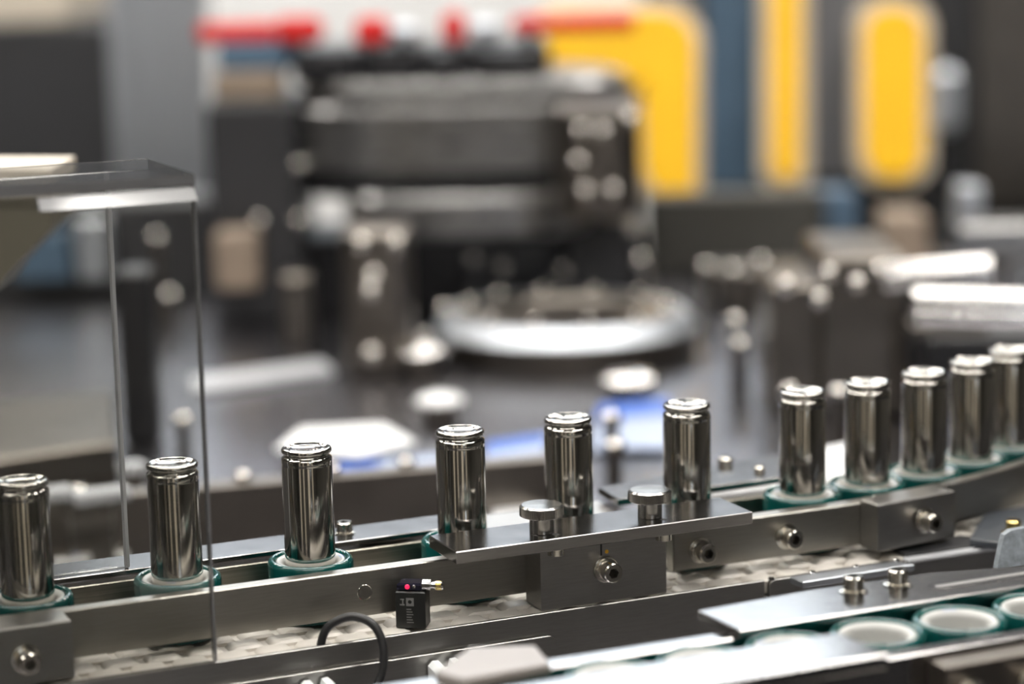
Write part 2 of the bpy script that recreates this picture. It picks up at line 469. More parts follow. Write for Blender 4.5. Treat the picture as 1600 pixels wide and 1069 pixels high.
CELLS = [(-186.5, 'behind the acrylic cover, above the clamp block there'),
         (-125.5, 'cut by the right edge of the acrylic cover'),
         (-68.5, 'in the open between the acrylic cover and the black sensor'),
         (0, 'rising at the plate end near the black sensor'),
         (50.4, 'standing behind the two knurled thumbscrews'),
         (108.2, 'at the plate end towards the bend'),
         (167.0, 'behind the rail screw next to the small clamp block'),
         (203.2, 'directly behind the small clamp block on the bend'),
         (239.4, 'second along the bend after the small clamp block'),
         (275.6, 'third along the bend after the small clamp block'),
         (311.8, 'at the far end of the bend, last of the row')]
cell0 = puck0 = None
for k, (s, where) in enumerate(CELLS):
    pl = lane(s, 0, -25.0); cl = lane(s, 0, -23.1)
    lc = 'shiny steel battery cell ' + where; lp = 'teal puck of the cell ' + where
    if cell0 is None:
        puck0 = make_puck(pl, lp, 'pucks carrying battery cells'); cell0 = make_cell(cl, lc, 'battery cells in a row')
    else:
        o = copy_tree(puck0, pl, lp); o.rotation_euler.z = (k * 2.1) % 6.28
        o = copy_tree(cell0, cl, lc); o.rotation_euler.z = (k * 1.3) % 6.28
EMPTY = ['next to the taupe plate end', 'half hidden under the near bright plate',
         'under the corner of the bright far guide plate', 'beside the end of the near bright plate',
         'below the two upright guide screws', 'below the slotted end of the guide plate']
EMPTY_S = [-24.4, 11.4, 47.2, 83.0, 118.8, 154.6]
for k, (s, where) in enumerate(zip(EMPTY_S, EMPTY)):
    o = copy_tree(puck0, lane(s, 196.5, -25.0, False), 'empty teal puck ' + where, 'empty pucks in the front lane')
    o.rotation_euler.z = (k * 2.7 + 1) % 6.28

# ================================================================== REAR LANE RAILS
r1 = tag(put('guide_rail', *sweep(chsec(18.7, 25, -21, -1.5), -275, 79), 'steel', None), 'long straight steel guide rail with a drilled hole, in front of the cells', 'guide rail')
hb = lane(-54, 25.02, -10.9)
cut = put('hole_cutter', *lathe([(2.7, -9), (2.7, 3)], 28, hb, LANE_N), 'screw', None)
bo = r1.modifiers.new('drill', 'BOOLEAN'); bo.object = cut; bo.operation = 'DIFFERENCE'; bo.solver = 'EXACT'
bpy.context.view_layer.update()
dm = bpy.data.meshes.new_from_object(r1.evaluated_get(bpy.context.evaluated_depsgraph_get()))
r1.modifiers.clear(); r1.data = dm
bpy.data.objects.remove(cut)
put('hole_bevel', *lathe([(3.3, 0.0), (3.2, 0.12), (2.75, -0.1), (2.7, -0.6)], 28, hb, LANE_N), 'screw', r1, True)
r2 = tag(put('guide_rail', *sweep(chsec(18.7, 26, -21, -1.5), 87.5, 190), 'steel', None), 'short steel guide rail with two socket screws before the bend', 'guide rail')
for s, z in ((100.5, -12.6), (143.6, -12.0)):
    cap_screw(r2, lane(s, 26, z), lane_n(s))
r3 = tag(put('guide_rail', *sweep(chsec(18.7, 25, -21, -1.3), 191, 350), 'steel', None), 'curved steel guide rail following the bend of the cell row', 'guide rail')
# left end clamp block, bracket block, small block on the bend
def clamp(label, s0, s1, t0, t1, z0, z1, scr, bend=False):
    r = thing('clamp_block', lane((s0 + s1) / 2, (t0 + t1) / 2, z0, bend), label, 'clamp block')
    put('block', *prism(rect(s0, s1, t0, t1), z0, z1, lambda a, b, z: lane(a, b, z, bend), 0.6), 'steel_dark', r)
    for s, z in scr:
        cap_screw(r, lane(s, t1, z, bend), lane_n(s) if bend else LANE_N)
    return r
clamp('dark steel clamp block with one screw under the acrylic cover', -235, -178.5, 25.1, 39, -24.6, -1.2, [(-197, -14)])
b1 = clamp('dark steel bracket block with a washer screw under the thumbscrew plate', 18, 76.5, 25.1, 40.5, -25.2, 2.65, [(47.8, -10.6)])
put('paint_dab', *lathe([(0.9, 0), (0.8, 0.25), (0, 0.3)], 12, lane(48.6, 40.5, -3.2), LANE_N), 'yellow_dab', b1, True)
put('scribe_slot', *lane_box(45.6, 46.4, 40.4, 40.55, -4.6, 2.4, 0), 'black_hole', b1)
clamp('small dark clamp block with one screw on the rail bend', 180, 219.5, 26.2, 39.5, -21.5, 0.3, [(203, -10.5)], True)
# thumbscrew plate
p1 = tag(put('thumbscrew_plate', *lane_box(-23, 113.5, 19.8, 49.2, 2.7, 8.0, 0.35), 'plate_steel', None), 'flat ground steel plate carrying two knurled thumbscrews', 'plate')
for s, t in ((24, 43), (74.3, 42.8)):
    put('flush_screw', *lathe([(3.5, -3.4), (3.5, 0)], 28, lane(s, t, 2.7), UP), 'screw', p1, True)
    put('screw_hole', *lathe([(1.45, 0), (1.45, 0.06), (1.0, 0.06), (0, 0.02)], 20, lane(s, t, 7.98), UP), 'black_hole', p1, True)
def thumbscrew(s, t, label):
    c = lane(s, t, 8.05)
    r = thing('thumbscrew', c, label, 'thumbscrew', 'knurled thumbscrews on the plate')
    put('neck', *lathe([(5.0, 0), (5.2, 0.2), (5.2, 7.2)], 48, c), 'stainless', r, True)
    prof = [(5.1, 7.0), (8.4, 7.05), (8.9, 7.4), (9.25, 7.6), (9.25, 11.1), (9.0, 11.3), (8.2, 12.0), (0, 12.05)]
    put('knurled_head', *lathe(prof, 128, c, teeth=(3, 4, 64, 0.6)), 'stainless', r, True, sharp=12)
thumbscrew(20.3, 37.6, 'knurled steel thumbscrew on the plate nearer the black sensor')
thumbscrew(71.3, 36.0, 'knurled steel thumbscrew on the plate nearer the bend')

# back guide of the rear lane
tag(put('back_rail', *sweep(chsec(-26, -19.6, -23, -5.2), -275, 178), 'grooved', None), 'milled steel rail with fine grooves behind the cell row', 'guide rail')
bp = tag(put('back_plate', *lane_box(-275, 8, -43.5, -20.5, -3.2, -1.1, 0.3), 'plate_steel', None), 'flat steel cover plate on the back rail with one small screw', 'plate')
cap_screw(bp, lane(-41.5, -33, -1.1), UP, 3.5, 4.2, 1.9, 4.6, 1.0)
tag(put('back_plate', *prism([(14, -46), (86, -46), (86, -23), (22, -23)], -6.5, -4.6, lambda a, b, z: lane(a, b, z, False), 0.3), 'steel_dark', None), 'dark low cover plate behind the thumbscrew plate', 'plate')
bq = tag(put('back_plate', *prism([(86, -45), (190, -66), (188, -24), (84, -21)], -1.6, 1.6, lambda a, b, z: lane(a, b, z, False), 0.35), 'steel_top', None), 'bright back cover plate with two small screws before the bend', 'plate')
cap_screw(bq, lane(158, -56, 1.6, False), UP, 3.5, 4.0, 1.9, None)
cap_screw(bq, lane(165, -36, 1.6, False), UP, 2.6, 3.0, 1.4, None)
for s, who in ((-200, 'left'), (-20, 'middle'), (120, 'right')):
    tag(put('rail_support', *lane_box(s - 12, s + 12, -43.4, -42.6, -90, -3.2 if s < 0 else -1.6, 0.1), 'steel_dark', None), 'thin upright steel strip holding the back plates, ' + {'left': 'behind the acrylic cover', 'middle': 'behind the thumbscrew plate', 'right': 'behind the bright back plate'}[who], 'bracket')

# side sheets of the conveyor
def rounded_sheet(s0, s1, t0, t1, z0, z1, rr, left=False, right=True):
    pts = [(s0, z0), (s1, z0)]
    if right: pts += [(s1 - rr + rr * math.cos(a), z1 - rr + rr * math.sin(a)) for a in [math.pi / 2 * k / 6 for k in range(7)]]
    else: pts.append((s1, z1))
    if left: pts += [(s0 + rr - rr * math.sin(a), z1 - rr + rr * math.cos(a)) for a in [math.pi / 2 * k / 6 for k in range(7)]]
    else: pts.append((s0, z1))
    ins = inset_poly(pts, 0.3)
    return loft([[lane(s, t0, z, False) for s, z in ins], [lane(s, t0 + .3, z, False) for s, z in pts],
                 [lane(s, t1 - .3, z, False) for s, z in pts], [lane(s, t1, z, False) for s, z in ins]])
tag(put('side_sheet', *rounded_sheet(-275, 123, 41.0, 42.9, -90, -25.1, 2, False, False), 'steel_dark', None), 'long dark steel side sheet along the conveyor chain', 'side sheet')
tag(put('side_sheet', *rounded_sheet(-275, 22.5, 43.6, 45.8, -89, -34.2, 4), 'steel_dark', None), 'lower dark side sheet with a rounded corner and white cable clips', 'side sheet')
hs = tag(put('side_sheet', *rounded_sheet(124, 193, 42.6, 45.4, -90, -24.6, 3, True, True), 'steel_dark', None), 'short side sheet with four bright rivets on its top edge', 'side sheet')
for s in (125.5, 146, 168, 189):
    put('rivet', *lathe([(1.5, 0), (1.5, 0.5), (1.1, 1.0), (0, 1.2)], 16, lane(s, 44.2, -24.7, False), UP), 'polished', hs, True)
tag(put('angle_bar', *prism([(134, 45.5), (134.5, 55.5), (192, 54), (187, 45.5)], -27.4, -24.2, lambda a, b, z: lane(a, b, z, False), 0.5), 'alu', None), 'pointed steel bar fixed in front of the riveted sheet', 'bar')
eb = tag(put('edge_bar', *sweep(chsec(41.6, 45.0, -90, -26.5), 194, 246, False), 'steel_dark', None), 'slim bar with a glint painted pale on its top edge beside the chain', 'bar')
put('painted_glint', *sweep(chsec(41.2, 45.8, -26.4, -24.4, 0.5), 194, 246, False), 'pale_grey', eb)  # pale satin strip stands in for the edge's lamp reflection
tag(put('dark_cover', *prism([(196, 26.5), (236, 24), (250, 41), (196, 41.2)], -24.9, -23.6, lambda a, b, z: lane(a, b, z, False), 0.3), 'charcoal', None), 'dark flat cover plate over the chain by the bend', 'plate')
kp = tag(put('corner_plate', *prism([(229, 42), (262, 6), (330, 6), (330, 62), (240, 60)], -23.4, -20.0, lambda a, b, z: lane(a, b, z, False), 0.5), 'slate_plate', None), 'dark blue-grey corner plate with an upright screw beside the bend', 'plate')
cap_screw(kp, lane(251, 44, -20.0, False), UP, 3.4, 5.0, 1.9, 5.4, 1.2, 'brass')
# scratched plastic flap
pl = [(0, 0), (60, 0), (60, 15), (12, 14), (8, 12.5), (5.5, 9)]
fv = [[lane(208 + a * 1.0, 90 + (3 if side else 0) - b * 0.5, -19 + b, False) for a, b in pl] for side in (0, 1)]
tag(put('plastic_flap', *loft(fv), 'frosted', None), 'scratched grey plastic flap above the slotted guide plate', 'flap')

# sensor, cable and clips
sy = -math.radians(10)
sx, sn = Vector((math.cos(sy), math.sin(sy), 0)), Vector((math.sin(sy), -math.cos(sy), 0))
so = lane(-36.5, 33.6, 0, False)
def sen(a, b, z): return Vector((so.x, so.y, ZP + z * MM)) + sx * a * MM + sn * b * MM
sr = thing('sensor', sen(0, 0, -25.2), 'small black light sensor with a red lamp window beside the chain', 'sensor')
put('housing', *prism(rect(-6.2, 6.2, -4.4, 4.4), -25.2, -9.6, sen, 0.5), 'sensor', sr)
put('lens_cap', *prism(rect(-5.6, 4.6, -4.0, 4.0), -9.6, -6.2, sen, 0.7), 'lens', sr)
put('lamp', *lathe([(1.0, 0), (0.9, 0.5), (0, 0.7)], 14, sen(-1.2, 4.0, -7.6), sn), 'led', sr, True)
put('lamp_ring', *lathe([(0.8, 0), (0.7, 0.4), (0, 0.5)], 14, sen(1.6, 4.0, -7.5), sn), 'polished', sr, True)
ad = put('adjuster_screw', *lathe([(2.4, 0), (2.4, 3.4), (1.4, 3.6), (1.4, 5), (1.9, 5.2), (1.9, 8), (1.5, 8.6), (0, 8.7)], 20, sen(4.8, 1.5, -7.4), sx), 'polished', sr, True)
put('brass_tip', *lathe([(1.95, 0), (2.0, 0.3), (2.0, 2.2), (1.5, 2.8), (0, 2.9)], 20, sen(10.4, 1.5, -7.4), sx), 'brass', ad, True)
lb = put('label_print', *join(prism(rect(-1.8, 1.4, 4.4, 4.46), -15.6, -12.2, sen, 0), prism(rect(-4.4, -2.4, 4.4, 4.46), -15.4, -14.8, sen, 0),
    prism(rect(-4.2, -2.6, 4.4, 4.46), -13.1, -12.6, sen, 0), prism(rect(-3.4, -2.9, 4.4, 4.46), -14.8, -13.1, sen, 0)), 'print', sr)
put('dark_dot', *lathe([(0.8, 0), (0.8, 0.1), (0, 0.1)], 14, sen(-0.2, 4.45, -13.8), sn), 'sensor', lb)
for k in range(6):
    put('print_line', *prism(rect(-1.7, 0.3 + (k * 37 % 11) / 10, 4.4, 4.44), -17.2 - k * 1.1, -16.8 - k * 1.1, sen, 0), 'print', sr)
cpts = [(-79, 40.0, -32), (-78.5, 39.9, -24), (-75, 41, -17.5), (-67, 45, -14.0), (-60, 50, -17), (-57.5, 54, -25), (-59, 56, -35), (-65, 57, -45), (-75, 57, -54), (-90, 56, -66), (-110, 54, -86)]
tag(put('sensor_cable', *tube(spline([lane(*p, False) for p in cpts], 8), 1.75 * MM, 16), 'rubber', None, True), 'black rubber cable looping over the side sheet', 'cable')
def clip(s, label):
    r = thing('cable_clip', lane(s, 52, -52, False), label, 'clip')
    V, F = [], []
    pr = [(-7, -50), (-7, -38.5), (-5, -36.6), (-2.4, -36.8), (-1.5, -40), (1.5, -40), (2.4, -36.8), (5, -36.6), (7, -38.5), (7, -50)]
    put('body', *loft([[lane(s + a, 47.3, z, False) for a, z in pr], [lane(s + a, 57, z - 1.0, False) for a, z in pr]]), 'white_clip', r)
    put('pin', *lathe([(3.2, 0), (3.2, 1.0), (2.6, 1.4), (0, 1.4)], 24, lane(s, 56.6, -46.4, False), LANE_N), 'charcoal', r, True)
clip(-29, 'white plastic cable clip near the rounded sheet corner')
clip(-84, 'white plastic cable clip below the cable loop')

# ================================================================== FRONT LANE
tag(put('guide_rail', *sweep(chsec(167, 176, -21, -1.6), -125, 205, False), 'steel_top', None), 'wide steel guide rail on the far side of the empty pucks', 'guide rail')
tag(put('guide_rail', *sweep(chsec(214.8, 222.5, -21, -1.6), -125, 205, False), 'steel_top', None), 'steel guide rail on the near side of the empty pucks', 'guide rail')
gp = tag(put('guide_plate', *prism([(34, 149), (36, 178), (212, 178), (212, 161), (178, 156), (140, 146), (84, 145)], -1.5, 2.0, lambda a, b, z: lane(a, b, z, False), 0.4), 'steel_top', None), 'bright flat guide plate with two upright screws and a slotted end', 'plate')
for s in (98.8, 118.8): cap_screw(gp, lane(s, 154.5, 2.0, False), UP, 3.9, 5.2, 2.1, 5.6, 1.0)
def slot(a0, a1, b, r):
    return [(a1 + r * math.cos(x), b + r * math.sin(x)) for x in [-math.pi / 2 + math.pi * k / 8 for k in range(9)]] + [(a0 + r * math.cos(x), b + r * math.sin(x)) for x in [math.pi / 2 + math.pi * k / 8 for k in range(9)]]
put('slot', *prism(slot(130, 200, 164.5, 4.2), 1.9, 2.15, lambda a, b, z: lane(a, b, z, False), 0.1), 'polished', gp)
put('slot_groove', *prism(slot(131, 199, 164.5, 1.6), 2.05, 2.25, lambda a, b, z: lane(a, b, z, False), 0), 'steel_dark', gp)
nb = thing('clamp_block', lane(100, 230, -40, False), 'dark clamp block with two screws on the near rail of the front lane', 'clamp block')
put('block', *lane_box(88, 150, 222.6, 234, -40, -4, 0.6), 'bronze', nb)
for s in (98, 124): cap_screw(nb, lane(s, 234, -14.5, False), LANE_N)
tag(put('guide_plate', *prism([(-125, 216), (56, 214), (58, 243), (-125, 243)], 2.7, 8.0, lambda a, b, z: lane(a, b, z, False), 0.5), 'steel_top', None), 'bright flat plate over the near rail of the front lane', 'plate')
tag(put('bracket_block', *lane_box(-40, 20, 222.6, 236, -40, 2.65, 0.6), 'bronze', None), 'brown-grey bracket block under the near bright plate', 'clamp block')
tag(put('guide_plate', *prism([(-82, 172), (-60, 151), (-38, 160), (-42, 182), (-76, 184)], -1.5, 2.0, lambda a, b, z: lane(a, b, z, False), 0.5), 'taupe', None), 'pale taupe plate end on the far rail of the front lane', 'plate')

# ================================================================== ACRYLIC COVER
ac = thing('acrylic_cover', lane(-200, 0, -32, False), 'clear acrylic box cover standing over the first cells', 'cover')
def panel(name, s0, s1, t0, t1, z0, z1):
    V, F = lane_box(s0, s1, t0, t1, z0, z1, 0.5)
    o = put(name, V, F, 'acrylic', ac)
    return o
ZT_ = 163.0; FS = -123.5; BS = -139.5
pf = panel('front_panel', -330, FS, 40.5, 44.5, -24.9, ZT_)
pb = panel('back_panel', -330, BS, -26, -22, -0.9, ZT_)
ptop = panel('top_panel', -330, FS, -22, 44.5, ZT_ + .05, ZT_ + 4.5)
def edge(parent, s0, s1, t0, t1, z0, z1, mat='acrylic_edge'):
    put('cut_edge', *lane_box(s0, s1, t0, t1, z0, z1, 0.05), mat, parent)
edge(pf, FS - .7, FS + .15, 40.45, 44.55, -24.4, ZT_ - .2)
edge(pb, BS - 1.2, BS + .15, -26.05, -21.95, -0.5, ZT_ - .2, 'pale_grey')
edge(ptop, -320, FS, 44.5, 44.7, ZT_ + .4, ZT_ + 4.1)
tri = [(44.55, 157.5), (49.0, 157.5), (49.0, 158.0), (45.0, 162.4), (44.55, 162.4)]
put('glint_strip', *loft([[lane(q, t, z, False) for t, z in tri] for q in (-184, FS - .6)]), 'acrylic_edge', ac)  # bevel strip added to mirror a lamp along the panel joint

# ================================================================== MID GROUND AND MACHINES
def pxbox(x0, x1, y0, y1, d, deep, zbase=None, ch=0.0):
    """box whose front face, at distance d, covers the given pixels; zbase extends it down"""
    a = at_depth(x0, (y0 + y1) / 2, d); b = at_depth(x1, (y0 + y1) / 2, d)
    t = at_depth((x0 + x1) / 2, y0, d); u = at_depth((x0 + x1) / 2, y1, d)
    yy = (a.y + b.y) / 2
    return box(a.x, b.x, yy, yy + deep, u.z if zbase is None else zbase, t.z, ch)
def plate_px(pts, dz, th, ch=0.0003):
    w_ = [on_plane(x, y, dz) for x, y in pts]
    z1 = ZP + dz * MM
    return prism([(p.x, p.y) for p in w_], z1 - th, z1, lambda a, b, z: Vector((a, b, z)), ch)
def drop(x, y, dz): return on_plane(x, y, dz)

# second conveyor behind: rail with screws, pale bars and printed cards
mr_ = thing('rear_conveyor_rail', drop(430, 790, -90), 'long blurred steel rail of the second conveyor behind the cells', 'guide rail')
a0, a1 = on_plane(-40, 792, -52), on_plane(900, 712, -52)
dv = (a1 - a0); dv.z = 0; L_ = dv.length; dv.normalize(); nv = Vector((dv.y, -dv.x, 0))
def mid(s, t, z): return Vector((a0.x, a0.y, 0)) + dv * s + nv * t + Vector((0, 0, z))
def mbox(s0, s1, t0, t1, z0, z1, ch=0.0008): return prism(rect(s0, s1, t0, t1), z0, z1, mid, ch)
put('rail', *mbox(0, L_, -.014, 0, TZ + .001, ZP - .052), 'bronze', mr_)
put('top_strip', *mbox(0, L_, -.030, -.014, TZ + .001, ZP - .056), 'steel_top', mr_)
for px, py in ((362, 728), (545, 768), (672, 765), (120, 765)):
    q = on_plane(px, py, -52) ; s_ = (q - a0).dot(dv)
    bolt_head(mr_, mid(s_, -.007, ZP - .052), UP, 5.0, 6.0, 'bolt_steel')
for k, (x0, y0, x1, y1) in enumerate(((75, 768, 118, 762), (120, 774, 205, 762), (200, 728, 232, 722))):
    pa, pb_ = on_plane(x0, y0, -45), on_plane(x1, y1, -45)
    dd = (pb_ - pa); nn = Vector((dd.y, -dd.x, 0)).normalized() * .012
    w_ = [pa, pb_, pb_ - nn, pa - nn]
    pbar = tag(put('pale_bar', *prism([(p.x, p.y) for p in w_], ZP - .052, ZP - .045, lambda a, b, z: Vector((a, b, z)), .001), 'pale_grey', None),  # pale satin colour in place of a polished reflection
        ['short pale steel bar end behind the first cell', 'pale bar with painted sheen seen through the acrylic cover', 'small pale block behind the second cell'][k], 'bar')
    cm = (pa + pb_) / 2 - nn * .5
    put('leg', *box(cm.x - .006, cm.x + .006, cm.y - .005, cm.y + .005, TZ + .001, ZP - .0521), 'bronze', pbar)
CARDS = [([(430, 700), (470, 668), (600, 662), (650, 690), (560, 712)], -78, 'white', 'white card lying behind the third cell'),
         ([(520, 742), (540, 722), (700, 708), (690, 738)], -84, 'pale_blue', 'white printed sheet with a blue edge right of the third cell'),
         ([(755, 722), (765, 690), (855, 676), (850, 716)], -80, 'pale_blue', 'pale blue-edged sheet behind the fourth cell'),
         ([(925, 700), (935, 640), (1045, 632), (1045, 700)], -84, 'pale_blue', 'pale sheet with a broad blue band left of the sixth cell'),
         ([(1110, 770), (1120, 735), (1330, 690), (1330, 745)], -30, 'white', 'white tray lying behind the seventh cell'),
         ([(560, 822), (590, 795), (660, 786), (650, 815)], -84, 'white', 'small white sheet with a blue corner near the back plate screw'),
         ([(765, 812), (775, 775), (850, 765), (850, 808)], -80, 'white', 'white sheet between the fourth and fifth cells'),
         ([(80, 880), (90, 860), (200, 845), (200, 868)], -84, 'white', 'white sheet with blue corner behind the acrylic cover')]
BANDS = {1: [(515, 740), (525, 722), (600, 712), (590, 728)], 2: [(757, 708), (764, 690), (850, 677), (852, 690)], 3: [(930, 656), (936, 632), (1045, 622), (1045, 646)],
         5: [(560, 806), (575, 796), (610, 790), (590, 803)], 7: [(80, 872), (90, 858), (140, 851), (120, 868)], 2.5: None}
for k, (pts, dz, mt, lab) in enumerate(CARDS):
    o = tag(put('printed_card', *plate_px(pts, dz, .002 if dz < -40 else .004), mt, None), lab, 'card')
    base_z = ZP + dz * MM - (.002 if dz < -40 else .004)
    b_ = BANDS.get(k)
    if b_: put('blue_band', *plate_px(b_, dz + .5, .0005), 'blue', o)
    c_ = on_plane(sum(p[0] for p in pts) / len(pts), sum(p[1] for p in pts) / len(pts), dz)
    put('foot', *box(c_.x - .012, c_.x + .012, c_.y - .008, c_.y + .008, TZ + .0005, base_z), 'steel_dark', o)

# discs standing on the table
def disc(name, px, py, rpx, d, z0, z1, label, mat='polished', bolts=0):
    c = at_depth(px, py, d); r = rpx * d / FPX * 1000
    h = (z1 - z0) * 1000
    base = Vector((c.x, c.y, z0))
    o = thing(name, base, label, 'rotary disc')
    put('body', *lathe([(r * .97, 0), (r * .97, h * .55), (r, h * .6), (r, h - 12), (r - 12, h), (r * .62, h), (r * .6, h - 3), (0, h - 3)], 64, base), mat, o, True)
    put('rim', *lathe([(r + .2, h * .6), (r + .2, h - 11.9), (r - 11.9, h + .2), (r - 17, h + .2), (r - 17, h - 1), (r - 12, h - 1), (r - 1, h - 12.5), (r - 1, h * .6), (r + .2, h * .6)], 72, base), 'alu', o, True)  # lighter rim added in place of the chamfer's lamp reflection
    for k in range(bolts):
        a = 2 * math.pi * k / bolts + .2
        bolt_head(o, base + Vector((math.cos(a) * r * .76, math.sin(a) * r * .76, h)) * MM, UP, 4.5, 7, 'bolt_steel')
    return o
disc('index_disc', 885, 520, 208, 1.94, TZ + .0006, TZ + .034, 'round index disc with a rim paled for its glint under the rotary machine', 'bronze', 12)
tag(put('pale_bar', *prism([(p.x, p.y) for p in [on_plane(*q, -84) for q in ((296, 588), (505, 562), (522, 576), (300, 608))]], TZ + .0006, ZP - .084, lambda a, b, z: Vector((a, b, z)), .001), 'pale_grey', None), 'long pale bar on the table right of the acrylic edge', 'bar')
tag(put('low_housing', *prism([(p.x, p.y) for p in [on_plane(*q, -55) for q in ((-160, 640), (176, 610), (182, 690), (-160, 740))]], TZ + .0006, ZP - .055, lambda a, b, z: Vector((a, b, z)), .002), 'bronze', None), 'low brown-grey housing seen through the acrylic cover', 'housing')
def dome(px, py, d, r, h, label, mat='polished', name='steel_cup'):
    c = at_depth(px, py, d); base = Vector((c.x, c.y, TZ + .0005))
    o = thing(name, base, label, 'cup')
    put('stem', *lathe([(r * .7, 0), (r * .7, h * .7)], 32, base), 'bronze', o, True)
    put('cap', *lathe([(r, h * .7)] + [(r * math.cos(a), h * .7 + h * .3 * math.sin(a)) for a in [math.pi / 2 * k / 8 for k in range(1, 8)]] + [(0, h)], 32, base), mat, o, True)
dome(688, 655, 1.68, 17, 22, 'white domed cup with a painted lamp glow behind the fourth cell', 'white')  # white colour stands in for a lamp mirrored in polished metal
dome(660, 570, 1.85, 20, 26, 'small steel dome on a stem beside the index disc')
dome(985, 610, 1.75, 22, 20, 'low steel dome in front of the index disc')

# the rotary machine
DM = 2.05
base = at_depth(720, 520, DM); base.z = TZ + .0006
rm = thing('rotary_machine', base, 'large dark rotary machine with a steel drum, black caps and red knobs', 'machine')
ZB = TZ + .0006
def slab(name, px0, px1, y0, y1, mat, d, deep, rr, ch=.003, parent=None, zb=None):
    """level slab with rounded vertical corners; its front at distance d covers the given pixels"""
    a = at_depth(px0, (y0 + y1) / 2, d); b = at_depth(px1, (y0 + y1) / 2, d)
    z0 = at_depth((px0 + px1) / 2, y1, d).z if zb is None else zb; z1 = at_depth((px0 + px1) / 2, y0, d).z
    x0, x1, ya, yb = a.x, b.x, a.y, a.y + deep
    pts = []
    for cx_, cy_, a0_ in ((x1 - rr, yb - rr * .6, 0), (x0 + rr, yb - rr * .6, 90), (x0 + rr, ya + rr * .6, 180), (x1 - rr, ya + rr * .6, 270)):
        for k in range(9):
            t = math.radians(a0_ + 11.25 * k); pts.append((cx_ + rr * math.cos(t), cy_ + rr * .6 * math.sin(t)))
    return put(name, *prism(pts, z0, z1, lambda p, q, z: Vector((p, q, z)), ch), mat, parent or rm, True)
slab('machine_core', 340, 1010, 368, 560, 'black', 2.16, .12, .02, zb=ZB)
slab('drum', 450, 1000, 166, 272, 'cast', 2.06, .24, .10)
slab('drum_top_ring', 462, 990, 128, 167, 'cast', 2.07, .22, .10, .016)
slab('dark_band', 470, 985, 272, 308, 'black', 2.08, .20, .08)
slab('lower_ring', 535, 925, 306, 374, 'cast', 2.05, .20, .08, .004)
slab('cap_carrier', 455, 860, 72, 128, 'black', 2.16, .10, .02)
for px, x1, y0, y1 in ((462, 560, 78, 128), (566, 660, 74, 128), (668, 722, 84, 128), (740, 848, 80, 128)):
    slab('black_cap', px, x1, y0, y1, 'black', 2.10, .05, .015, .004)
for x0, x1, y0, y1 in ((428, 503, 28, 68), (553, 607, 28, 72), (690, 727, 20, 70)):
    kb = slab('red_knob', x0, x1, y0, y1, 'red', 2.10, .025, .010, .005)
    slab('knob_stem', (x0 + x1) / 2 - 8, (x0 + x1) / 2 + 8, y1 - 2, 130, 'charcoal', 2.105, .012, .003, .001, kb)
for px, y0 in ((632, 36), (757, 30)):
    slab('pale_cap', px - 24, px + 24, y0, 74, 'alu', 2.10, .025, .010, .006)
slab('red_bar', 800, 992, 24, 52, 'red', 2.12, .02, .006, .004)
slab('red_bar', 308, 430, 36, 68, 'red', 2.12, .02, .006, .004)
slab('bar_post', 815, 835, 50, 130, 'charcoal', 2.125, .012, .003, .001)
lh = slab('left_housing', 328, 470, 158, 560, 'charcoal', 2.10, .16, .012, zb=ZB)
slab('tan_glint', 336, 402, 362, 455, 'cork', 2.06, .035, .006)  # tan slab stands in for a blurred beige highlight
slab('tan_base', 334, 440, 112, 158, 'cork', 2.11, .06, .008)
slab('blue_box', 338, 455, 68, 112, 'slate', 2.11, .05, .008)
for px, py in ((468, 258), (468, 345), (410, 262), (405, 345)):
    bolt_head(lh, at_depth(px, py, 2.098), Vector((0, -1, .25)), 5, 6, 'bolt_steel')
rb = slab('right_box', 872, 1002, 168, 345, 'bronze', 1.97, .14, .03)
for px, py in ((908, 205), (943, 207), (915, 300), (958, 299), (905, 255), (985, 186)):
    bolt_head(rb, at_depth(px, py, 1.966), Vector((0, -1, .3)), 6, 8, 'bolt_steel')
slab('right_foot', 888, 985, 345, 520, 'charcoal', 2.10, .06, .01, zb=ZB)
fc = slab('front_column', 536, 642, 358, 600, 'bronze', 1.85, .06, .012, zb=ZB)
for px, py in ((566, 380), (620, 380), (582, 554), (584, 432), (580, 455)):
    bolt_head(fc, at_depth(px, py, 1.846), Vector((0, -1, .35)), 6.5, 8, 'bolt_steel')
slab('rear_column', 440, 486, 430, 560, 'bronze', 1.98, .04, .008, zb=ZB)
for px, py in ((740, 404), (786, 418), (882, 424), (1000, 408), (950, 450)):
    bp_ = slab('bolt_post', px - 8, px + 8, py, 520, 'charcoal', 2.12, .012, .003, .001, zb=ZB)
    bolt_head(bp_, at_depth(px, py, 2.11), Vector((0, -1, .5)), 6.5, 8, 'bolt_steel', 'bolt')
# dark machine bodies left and right of it
lm = thing('dark_machine_body', Vector((at_depth(150, 400, 2.25).x, at_depth(150, 400, 2.25).y, ZB)), 'dark machine body on the table behind the acrylic cover', 'machine')
slab('body', -320, 330, 318, 560, 'charcoal', 2.27, .12, .01, parent=lm, zb=ZB)
slab('blue_panel', 20, 110, 360, 440, 'slate', 2.24, .02, .006, parent=lm)
slab('pale_panel', 118, 170, 340, 440, 'alu', 2.24, .02, .006, parent=lm)
slab('strut', 184, 240, 420, 640, 'black', 1.62, .03, .006, parent=lm, zb=ZB)
om = thing('olive_machine_body', Vector((at_depth(1150, 400, 2.25).x, at_depth(1150, 400, 2.25).y, ZB)), 'olive grey machine body below the blue cabinet panel', 'machine')
slab('body', 1012, 1290, 300, 520, 'dark_olive', 2.33, .04, .01, parent=om, zb=ZB)
slab('step', 1120, 1285, 420, 540, 'bronze', 2.12, .06, .01, parent=om, zb=ZB)

